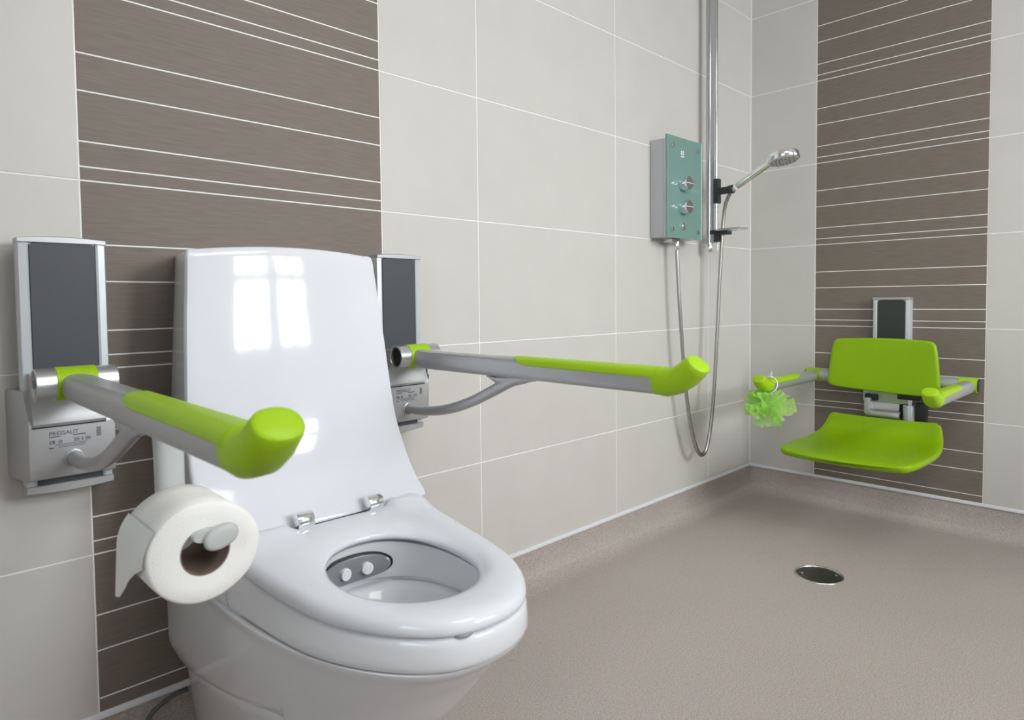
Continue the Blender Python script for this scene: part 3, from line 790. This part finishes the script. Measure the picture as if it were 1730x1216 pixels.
# ------------------------------------------------------------------ floor drain
t = thing('floor_drain', 'round dark steel floor drain cover with a bright ring in the shower floor', 'drain', (-.7465, -.5925, 0))
off = (0, 0, 0); n = 72
def rr_(r, z): return [(r * math.cos(2 * PI * j / n), r * math.sin(2 * PI * j / n), z) for j in range(n)]
G().rings([rr_(.0705, .0), rr_(.0700, .0020), rr_(.0680, .0032), rr_(.0655, .0030), rr_(.0640, .0006)], False, False).mk('ring', M['satin'], t, off, angle=50)
G().rings([rr_(.0640, .0006), rr_(.0625, .0007), rr_(.0600, .0022), rr_(.045, .0026), rr_(.01, .0028), rr_(.0005, .0028)], False, True).mk('cover', M['drainsteel'], t, off, angle=50)
for a in (math.radians(-58), math.radians(122)):
    x, y = .049 * math.cos(a), .049 * math.sin(a)
    G().cyl((x, y, .0022), (x, y, .0042), .0048, 20, .0008).mk('screw', M['satin'], t, off)

# ------------------------------------------------------------------ electric shower
t = thing('shower_control_unit', 'wall-mounted shower unit with a green glass front and two round knobs', 'shower', (-.67, 0, 1.07))
off = (-.67, 0, 1.07)
hx0, hx1 = -.779, -.566
g = G().box(((hx0 + hx1) / 2, -.031, 1.246), ((hx1 - hx0) / 2, .030, .1735), .004)
g.mk('housing', mat('housing_grey_plastic', (.47, .48, .50), rough=.35, vary=.01), t, off, angle=40)
G().box(((hx0 + hx1) / 2, -.0620, 1.246), ((hx1 - hx0) / 2 - .0005, .0016, .1735), .001).mk('housing_rim', M['whiteprint'], t, off)
gx0, gx1, gz0, gz1 = -.7845, -.553, 1.071, 1.431
g = G().box(((gx0 + gx1) / 2, -.0715, (gz0 + gz1) / 2), ((gx1 - gx0) / 2, .0045, (gz1 - gz0) / 2), .0012)
gp = g.mk('glass_front', M['gglass'], t, off, smooth=False)
for xx in (gx1 - .0025,):
    G().box((xx, -.0769, (gz0 + gz1) / 2), (.0024, .0008, (gz1 - gz0) / 2 - .001)).mk('edge_reflection_strip', M['gedge'], gp, off, smooth=False)  # pale strip stands in for the reflection on the right glass edge
KX = -.686
for kz in (1.2665, 1.183):
    k = G().cyl((KX, -.0755, kz), (KX, -.106, kz), .0245, 40, .0015)
    kb = k.mk('knob', M['chrome'], t, off, angle=30)
    G().cyl((KX, -.1055, kz), (KX, -.1068, kz), .0222, 40).mk('knob_face', mat('knob_face_grey', (.25, .24, .23), rough=.35, metal=.6), kb, off)
    G().box((KX, -.1074, kz), (.0235, .0010, .0011), rot=Matrix.Rotation(math.radians(0), 4, 'Y')).mk('pointer', M['whiteprint'], kb, off)
k = G().cyl((KX + .001, -.075, 1.1155), (KX + .001, -.083, 1.1155), .0140, 32, .0015).mk('push_button', M['chrome'], t, off, angle=30)
G().cyl((KX + .001, -.0825, 1.1155), (KX + .001, -.0855, 1.1155), .0075, 24, .001).mk('button_centre', M['satin'], k, off)
for sx in (gx0 + .030, gx1 - .030):
    for sz in (gz0 + .030, gz1 - .034):
        G().cyl((sx, -.0755, sz), (sx, -.0815, sz), .0080, 24, .0012).mk('fixing_screw', M['satin'], t, off, angle=30)
# small printed mark
mk_ = G()
for i, (a, b) in enumerate(((-.010, .012), (0.002, .012), (-.010, -.004), (0.002, -.004))):
    mk_.box((KX + a + .003, -.0762, 1.376 + b * .5), (.0035, .0002, .0028), rot=Matrix.Rotation(math.radians(-28), 4, 'Y'))
for i in range(4): mk_.box((KX - .008 + i * .0055, -.0762, 1.3645), (.0016, .0002, .0028))
mk_.mk('maker_mark', M['whiteprint'], t, off, smooth=False)
# outlet under the unit
G().box((-.70, -.040, 1.066), (.030, .018, .008), .002).mk('outlet_block', M['satin'], t, off)
G().cyl((-.684, -.052, 1.066), (-.684, -.052, 1.030), .0085, 28, .0015).mk('outlet', M['chrome'], t, off, angle=30)

# ------------------------------------------------------------------ riser rail
RXr = -.439
t = thing('shower_riser_rail', 'tall chrome shower rail on the tiled wall beside the green glass unit', 'shower rail', (RXr, 0, 1.03))
off = (RXr, 0, 1.03)
G().cyl((RXr, -.045, 1.062), (RXr, -.045, 2.10), .0130, 32).mk('rail', M['railsteel'], t, off)
G().cyl((RXr, -.045, 1.034), (RXr, -.045, 1.066), .0138, 32, .002).mk('rail_end', M['chrome'], t, off, angle=30)
g = G(); g.box((RXr, -.060, 1.585), (.0085, .012, .515), .002); g.mk('rail_web', M['alupaint'], t, off, smooth=False)
G().cyl((RXr, -.073, 1.080), (RXr, -.073, 2.10), .0062, 20).mk('guide_bar', M['railsteel'], t, off)
G().box((RXr + .004, -.066, 1.052), (.006, .012, .018), .003).mk('end_clip', M['clear'], t, off)
g = G().box((RXr, -.022, 2.09), (.014, .024, .012), .003); g.mk('wall_bracket', M['chrome'], t, off)
# slider
sd = G().box((RXr, -.078, 1.268), (.0125, .0105, .047), .003)
sd.box((RXr, -.108, 1.2665), (.0125, .026, .0125), .003)
sd.mk('slider', M['charcoal'], t, off, angle=40)
sk = G(); sk.tube([(RXr, -.128, 1.2665), (RXr, -.146, 1.2690)], [.0165, .0160], 28)
sk.tube([(RXr - .0, -.1225, 1.2665), (RXr, -.129, 1.2665)], [.011, .0165], 28)
sk.mk('handset_clamp', M['charcoal'], t, off, angle=40)
# soap dish
sdz = 1.1085
g = G().box((RXr, -.074, sdz + .002), (.0165, .020, .0075), .003); g.box((RXr, -.078, sdz - .018), (.010, .010, .018), .003)
g.box((RXr + .012, -.105, sdz - .002), (.020, .020, .0075), .004)
cl = g.mk('dish_clamp', M['charcoal'], t, off, angle=40)
dsh = G(); rings = []
for sc, dz in ((1.0, .011), (1.0, .0085), (.93, .0065), (.55, .0055), (.50, .0040), (.50, .0035), (.93, .0045), (.995, .0075)):
    rings.append([(RXr + .004 + a * sc, -.133 + b * sc, sdz + dz) for a, b in [(.040 * math.copysign(abs(math.cos(q)) ** .62, math.cos(q)), .062 * math.copysign(abs(math.sin(q)) ** .62, math.sin(q))) for q in [2 * PI * j / 48 for j in range(48)]]])
dsh.rings(rings, False, False, loop=True)
dsh.mk('soap_dish', mat('smoked_clear_acrylic', (.55, .58, .56), rough=.08, trans=.75, ior=1.45, vary=.003), t, off, angle=40)

# ------------------------------------------------------------------ hand shower
t = thing('hand_shower', 'chrome hand shower held in the dark clamp on the riser rail', 'hand shower', (RXr, -.15, 1.27))
off = (RXr, -.15, 1.27)
A = Vector((RXr, -.139, 1.2650)); B = Vector((RXr, -.292, 1.3460))
dr = (B - A).normalized()
g = G(); g.tube([A - dr * .012, A, A + dr * .012, A + dr * .05, A + dr * .11, B - dr * .02, B], [.0095, .0115, .0118, .0122, .0128, .0125, .0115], 28)
g.mk('handle', M['chrome'], t, off, angle=40)
G().tube([A + dr * .016, A + dr * .022], [.0135, .0135], 28).mk('collar_ring', M['whiteprint'], t, off, angle=30)
nrm = Vector((-.06, -.20, -1)).normalized()      # spray direction
H = Vector((RXr, -.338, 1.3535)); ax = nrm.cross(Vector((1, 0, 0))).normalized(); bx = nrm.cross(ax).normalized()
def hd(r, dd, n=64): return [H + nrm * dd + (ax * math.cos(2 * PI * j / n) + bx * math.sin(2 * PI * j / n)) * r for j in range(n)]
g = G().rings([hd(.004, -.0205), hd(.030, -.0200), hd(.046, -.0180), hd(.0525, -.0145), hd(.0545, -.009), hd(.0545, .008), hd(.0530, .0105), hd(.0500, .0110)])
g.mk('head', M['chrome'], t, off, angle=40)
fc_ = G().rings([hd(.0495, .0108), hd(.0490, .0122), hd(.030, .0128), hd(.002, .0130)]).mk('spray_face', mat('grey_spray_face', (.50, .50, .48), rough=.35, vary=.02), t, off, angle=40)
nzl = G()
for k in range(9):
    for r in (.018, .027, .036, .044):
        a = 2 * PI * (k + (.5 if r in (.027, .044) else 0)) / 9
        c = H + nrm * .0125 + (ax * math.cos(a) + bx * math.sin(a)) * r
        nzl.tube([c, c + nrm * .0022], [.0021, .0015], 8)
nzl.mk('spray_nozzles', M['dark'], fc_, off)

# hose
pts = [(-.684, -.052, 1.034), (-.682, -.0530, .98), (-.6755, -.0555, .86), (-.664, -.058, .73), (-.650, -.060, .60), (-.630, -.062, .47), (-.606, -.064, .37), (-.577, -.066, .295), (-.552, -.067, .262), (-.527, -.068, .2525), (-.502, -.069, .272), (-.480, -.070, .325), (-.462, -.072, .41), (-.450, -.0745, .53), (-.441, -.078, .68), (-.4345, -.0815, .82), (-.432, -.087, .96), (-.4305, -.094, 1.08), (-.4305, -.100, 1.16), (-.434, -.108, 1.205), (-.4365, -.120, 1.235), (-.4385, -.132, 1.253), (-.439, -.1385, 1.262)]
P = smoothpath(pts, 44); rr2 = []
L_ = 0; prev = P[0]
hp = []
# resample evenly so the ribs are regular
cum = [0]
for a, b in zip(P, P[1:]): cum.append(cum[-1] + (b - a).length)
step = .0021; nS = int(cum[-1] / step); idx = 0
for i in range(nS + 1):
    s_ = i * step
    while idx < len(cum) - 2 and cum[idx + 1] < s_: idx += 1
    q = (s_ - cum[idx]) / max(1e-9, cum[idx + 1] - cum[idx]); hp.append(P[idx].lerp(P[idx + 1], q))
rr2 = [.0060 if i % 2 else .0075 for i in range(len(hp))]
g = G().tube(hp, rr2, 14, True, up=(1, 0, 0))
tag(g.mk('shower_hose', M['hose'], off=(-.55, -.06, .25), angle=180), 'ribbed chrome shower hose looping down in a long U against the wall', 'hose')

# ------------------------------------------------------------------ shower seat (local frame: x = to the right, -y = out of the wall)
SY = -.580
t = thing('shower_chair', 'lime green shower seat with backrest and two armrests on the brown tile strip', 'shower seat', (0, SY, .30), -PI / 2)
off = (0, 0, .30)
tr = G(); pr = [(-.0645, 0), (-.0645, -.030), (-.062, -.0345), (-.052, -.036), (-.0485, -.034), (-.0485, -.031), (.0485, -.031), (.0485, -.034), (.052, -.036), (.062, -.0345), (.0645, -.030), (.0645, 0)]
tr.rings([[(a, b, .36) for a, b in pr], [(a, b, .843) for a, b in pr]]); track = tr.mk('wall_track', M['alulight'], t, off, angle=30)
G().box((0, -.0175, .846), (.0655, .0195, .0045), .002).mk('end_cap', M['alupaint'], track, off)
pn = G(); o_ = []
for i in range(13):
    x = -.047 + .094 * i / 12; e = abs(x) / .047; o_.append((x, .8435 - .004 * e * e - .006 * max(0, (e - .85) / .15) ** 2))
o_ += [(.047, .365), (-.047, .365)]
pn.rings([[(x, y, z) for x, z in o_] for y in (-.0312, -.0345)] + [[(x * .99, -.0352, .6 + (z - .6) * .997) for x, z in o_]]); pn.mk('track_panel', mat('dark_green_grey_panel', (.035, .040, .037), rough=.45), track, off)
# carriage behind the backrest
g = G().box((0, -.062, .540), (.078, .034, .085), .008); g.box((-.052, -.108, .444), (.010, .022, .030), .004)
g.mk('carriage', M['alupaint'], t, off, angle=35)
G().box((-.045, -.088, .474), (.022, .020, .012), .004).mk('carriage_foot', M['dark'], t, off)
# concave shield plate and hinge roll under the backrest
g = G(); sp = [(-.086, .500), (-.088, .470), (-.091, .440), (-.098, .427), (-.106, .421), (-.106, .414), (-.094, .418), (-.084, .430), (-.080, .47), (-.080, .500)]
g.rings([[(x, y, z) for y, z in sp] for x in (-.052, .048)]); g.mk('shield_plate', M['alu'], t, off, angle=35)
G().cyl((-.060, -.104, .4135), (.055, -.104, .4135), .0145, 32, .0015).mk('hinge_roll', M['alupaint'], t, off, angle=35)
G().cyl((.0540, -.104, .4135), (.0560, -.104, .4135), .0105, 32).mk('roll_end', M['dark'], t, off)
p_ = G().cyl((.081, -.096, .335), (.081, -.096, .4555), .0190, 36, .0015); p_.cyl((.081, -.096, .330), (.081, -.096, .392), .0225, 36, .002)
p_.mk('lift_post', M['alupaint'], t, off, angle=35)
G().cyl((.085, -.096, .4545), (.085, -.096, .4960), .0085, 24).mk('lift_rod', M['chrome'], t, off)
G().box((.083, -.094, .488), (.036, .024, .012), .005).mk('backrest_bracket', M['dark'], t, off)
G().box((.118, -.078, .425), (.018, .020, .040), .008).mk('release_lever', M['dark'], t, off)
G().box((0, -.150, .285), (.07, .13, .016), .006).mk('seat_support', M['alupaint'], t, off)
# backrest
BO = [(-.166, .6895), (-.150, .6945), (-.08, .6985), (0, .7000), (.08, .6985), (.148, .6945), (.166, .6885), (.1755, .672), (.183, .62), (.1885, .56), (.1905, .520), (.1865, .505), (.172, .4985), (.12, .4965), (.06, .4975), (0, .4995), (-.06, .5025), (-.12, .506), (-.168, .5105), (-.186, .519), (-.1915, .533), (-.1885, .57), (-.182, .63), (-.175, .674)]
Pb = smoothpath([(x, 0, z) for x, z in BO], 5, closed=True); cz = .600
def backy(x, z): return -.125 - .28 * x * x * 1.0 + .05 * (z - .6) * 1.0 + .0
g = G(); rings = []
def bring(s_, dy): return [(p.x * s_, backy(p.x * s_, cz + (p.z - cz) * s_) + dy, cz + (p.z - cz) * s_) for p in Pb]
for s_, dy in ((.05, .012), (.5, .012), (.90, .012), (.965, .011), (.99, .0075), (1.0, .0015), (.997, -.0035), (.986, -.0075), (.965, -.0098), (.93, -.0105), (.75, -.0105), (.5, -.0105), (.25, -.0105), (.04, -.0105)):
    rings.append(bring(s_, dy))
g.rings(rings); g.mk('backrest', M['limehard'], t, off, angle=60)
# seat shell: profile (depth, height) with half width and side curl
PF = [(.122, .4010, .178), (.1255, .397, .186), (.131, .386, .193), (.140, .370, .198), (.156, .353, .204), (.182, .3390, .210), (.22, .3310, .2155), (.28, .3270, .2195), (.36, .3270, .2205), (.44, .3290, .2195), (.50, .3300, .2165), (.535, .3290, .210), (.560, .3255, .198), (.575, .3200, .180)]
Pp = smoothpath([Vector(p) for p in PF], 4)
g = G(); rings = []
for i, p in enumerate(Pp):
    q = Pp[min(i + 1, len(Pp) - 1)] - Pp[max(i - 1, 0)]; nx, nz = -q.y, q.x; l = math.hypot(nx, nz); nx, nz = nx / l, nz / l   # depth, height normal
    hw = p.z; th = .0225; e = i / (len(Pp) - 1)
    if e < .06: th *= .55 + .45 * e / .06
    if e > .94: th *= .5 + .5 * (1 - e) / .06
    ring = []
    def P_(x, k):       # k: 0 top surface, -1 bottom
        curl = .004 * (abs(x) / hw) ** 3
        fr = 0.0
        if e > .55: fr = .020 * ((x / hw) ** 2) * (e - .55) / .45
        return (x, -(p.x - fr) - nx * k * th * 1 , p.y + nz * k * th + curl * 1.0)
    M_ = 22
    for j in range(M_ + 1): x = -hw * .97 + 2 * hw * .97 * j / M_; ring.append(P_(x, 0))
    ring += [P_(hw * .990, -.12), P_(hw, -.38), P_(hw, -.62), P_(hw * .988, -.88)]
    for j in range(M_ + 1): x = hw * .96 - 2 * hw * .96 * j / M_; ring.append(P_(x, -1))
    ring += [P_(-hw * .988, -.88), P_(-hw, -.62), P_(-hw, -.38), P_(-hw * .990, -.12)]
    rings.append(ring)
g.rings(rings); g.mk('seat', M['limehard'], t, off, angle=70)
# armrests
def armrest(sx, xt0, xt1, xa):
    """tube from xt0 to xt1 along the wall, arm at xa reaching forward"""
    py, pz, r = -.092, .5440, .0245
    ar = G(); rings = []
    y0, y1 = -.098, -.513
    for y, w, h, zc in ((y0, .034, .034, pz - .002), (y0 - .012, .044, .041, pz - .003), (y0 - .03, .0465, .043, pz - .004), (y0 - .15, .0455, .043, pz - .004), (y0 - .3, .0448, .043, pz - .0035), (y1, .0450, .043, pz - .003)):
        rings.append([(xa + a, y, zc + b) for a, b in sup_ring(0, w, h, 36, 2.7)])
    ar.rings(rings); arm = ar.mk('armrest', M['alupaint'], t, off, angle=50)
    n = 40
    tb = G(); tb.rings([[(x, py + q * math.cos(2 * PI * j / n), pz + q * math.sin(2 * PI * j / n)) for j in range(n)] for x, q in ((xt0, r - .001), (xt0 + .001, r), (xt1 - .001, r), (xt1, r - .001))])
    tb.mk('pivot_tube', M['alupaint'], arm, off, angle=40)
    c0, c1 = xa - .0285, xa + .0285; r2 = r + .0013
    co = G(); co.rings([[(x, py + q * math.cos(2 * PI * j / n), pz + q * math.sin(2 * PI * j / n)) for j in range(n)] for x, q in ((c0, r2 - .001), (c0 + .001, r2), (c1 - .001, r2), (c1, r2 - .001), (c1, r2 - .004), (c0, r2 - .004))], False, False, loop=True)
    co.mk('pivot_collar', M['lime'], arm, off, angle=40)
    xe = c1 if sx > 0 else c0
    G().cyl((xe - .001, py, pz), (xe + sx * .004, py, pz), r - .0015, 32, .001).mk('end_plug', M['dark'], arm, off)
    pd = G(); rings = []
    for y, a0 in ((-.2715, 86), (-.2725, 78), (-.277, 58), (-.285, 38), (-.295, 25), (-.31, 18), (-.36, 16), (-.45, 15), (-.48, 13), (-.521, 11)):
        ring = []; a0r = math.radians(a0); nn = 26
        for j in range(nn):
            a = a0r + (PI - 2 * a0r) * j / (nn - 1); c, s_ = math.cos(a), math.sin(a); e = 2 / 2.7; k = .0017
            ring.append((xa + (.0225 + k) * math.copysign(abs(c) ** e, c), y, pz - .0035 + (.0215 + k) * abs(s_) ** e))
        lo = ring[0][2] - .006
        ring.append((xa + (ring[-1][0] - xa) * .8, y, lo)); ring.append((xa + (ring[0][0] - xa) * .8, y, lo)); rings.append(ring)
    pd.rings(rings)
    tp = G(); arm_tip(tp)
    dz = pz - .003 - .7215
    pd.add([(x + xa, y + .778 - .515, z + dz) for x, y, z in tp.v], tp.f)
    pd.mk('arm_pad', M['lime'], arm, off, angle=50)
    return arm
armrest(-1, -.274, -.075, -.2605)
armrest(1, .075, .275, .2640)

# ------------------------------------------------------------------ bath puff hanging on the left armrest
PCy, PCz, PCx = -.5885 + 0, .4720, 0   # set below in world coordinates
armY = SY + .2605                      # world y of the left armrest
PX = -.520
t = thing('bath_puff', 'fluffy lime net bath puff hanging by a white cord from the left armrest', 'bath puff', (PX, armY, .40))
off = (PX, armY, .40)
pf = G(); rnd = random.Random(11)
C0 = Vector((PX, armY - .010, .4660))
for k in range(17):
    # each ruffle is a wavy fan running out from the centre
    th = rnd.uniform(0, 2 * PI); ph = math.acos(rnd.uniform(-.95, .75))
    dv = Vector((math.sin(ph) * math.cos(th), math.sin(ph) * math.sin(th), -math.cos(ph) * 1.0 * (1 if rnd.random() < .75 else -1) * .8)).normalized()
    sd_ = dv.cross(Vector((rnd.uniform(-1, 1), rnd.uniform(-1, 1), rnd.uniform(-1, 1)))).normalized(); up_ = dv.cross(sd_).normalized()
    NU, NVr = 34, 7; span = rnd.uniform(1.5, 2.4); R_ = rnd.uniform(.072, .096); f1 = rnd.uniform(1.6, 3.0); p1 = rnd.uniform(0, 6)
    rows = []
    for j in range(NVr + 1):
        v_ = j / NVr; row = []
        for i in range(NU + 1):
            u = i / NU; a = (u - .5) * span
            amp = .016 * v_ ** 1.2
            wob = amp * math.sin(f1 * 2 * PI * u + p1) + amp * .4 * math.sin(f1 * 4.3 * PI * u + p1 * 2)
            r_ = .010 + (R_ - .010) * v_ * (1 + .08 * math.sin(5 * u + p1))
            q = C0 + (dv * math.cos(a) + sd_ * math.sin(a)) * r_ + up_ * (wob + .010 * v_ * v_)
            q.z = C0.z + (q.z - C0.z) * .92
            if q.z > .524: q.z = .524 - (q.z - .524) * .5
            row.append(q)
        rows.append(row)
    pf.rings(rows, False, False, closed=False)
pf.mk('net_ruffles', M['puff'], t, off, angle=180)
cd = G()
lo = []
for j in range(26):
    a = 2 * PI * j / 25
    lo.append((PX + .028 + .008 * math.cos(a), armY + .0275 * math.cos(a), .5395 + .0285 * math.sin(a)))
cd.tube([(PX + .010, armY + .002, .47), (PX + .018, armY - .012, .495)] + [(PX + .010 + .020 * max(0, math.sin(a) + 1) * .5, armY - .0285 * math.cos(a + .0), .5405 + .0275 * math.sin(a)) for a in [-PI * .42 + 2 * PI * .92 * j / 24 for j in range(25)]] + [(PX + .010, armY + .002, .48)], .0022, 10)
cd.tube([(PX + .030, armY, .568), (PX + .034, armY + .002, .577), (PX + .030, armY - .003, .586)], .0022, 10)
cd.tube([(PX + .030, armY, .568), (PX + .022, armY - .004, .574), (PX + .020, armY - .010, .581)], .0022, 10)
cd.box((PX + .030, armY, .5695), (.005, .0045, .0035), .002)
cd.mk('cord', M['cord'], t, off)

# ------------------------------------------------------------------ camera
cam = bpy.data.cameras.new('camera'); co = bpy.data.objects.new('camera', cam); COL.objects.link(co)
W_, H_ = 1730, 1216
fpx = 1118.88; fw = Vector((.70514712, .7078255, -.04184014)); rt = Vector((.70812352, -.70602108, -.00976255)); up = Vector((.0364502, .02274396, .99907662))
co.matrix_world = Matrix(((rt.x, up.x, -fw.x, -2.80164), (rt.y, up.y, -fw.y, -1.3728672), (rt.z, up.z, -fw.z, .85089561), (0, 0, 0, 1)))
cam.sensor_fit = 'HORIZONTAL'; cam.sensor_width = 36; cam.lens = fpx * 36 / W_
cam.shift_x = -(882.393 - W_ / 2) / W_; cam.shift_y = (555.1136 - H_ / 2) / W_
cam.clip_start = .02
cam.dof.use_dof = True; cam.dof.focus_distance = 1.75; cam.dof.aperture_fstop = 7.1
scene.camera = co

# ------------------------------------------------------------------ light: daylight through the window, plus added side and overhead fill
wd = bpy.data.worlds.new('sky'); scene.world = wd; wd.use_nodes = True
nt = wd.node_tree; bg = nt.nodes['Background']
bg.inputs['Color'].default_value = (.84, .92, 1.0, 1); bg.inputs['Strength'].default_value = 2.4
def area(name, loc, sx, sy, rot, energy, color):
    l = bpy.data.lights.new(name, 'AREA'); l.shape = 'RECTANGLE'; l.size = sx; l.size_y = sy; l.energy = energy; l.color = color
    o = bpy.data.objects.new(name, l); COL.objects.link(o); o.location = loc; o.rotation_euler = rot; return o
area('window_daylight', (cx_, YW - .75, 2.35), 2.6, 2.0, (math.radians(62), 0, 0), 330, (.95, .98, 1.0))

area('added_side_fill', (XW - .65, vyc, 2.15), 2.2, 1.9, (math.radians(64), 0, math.radians(-90)), 34, (.86, .94, 1.0))  # side fill, shines in through the added window

area('added_overhead_fill', (-2.0, -1.9, ZC - .075), .9, .9, (0, 0, 0), 14, (1.0, .99, .975))  # overhead fill under the added ceiling fitting

scene.view_settings.view_transform = 'Standard'; scene.view_settings.look = 'None'
scene.view_settings.exposure = 0.48; scene.view_settings.gamma = 1
scene.view_settings.use_curve_mapping = False
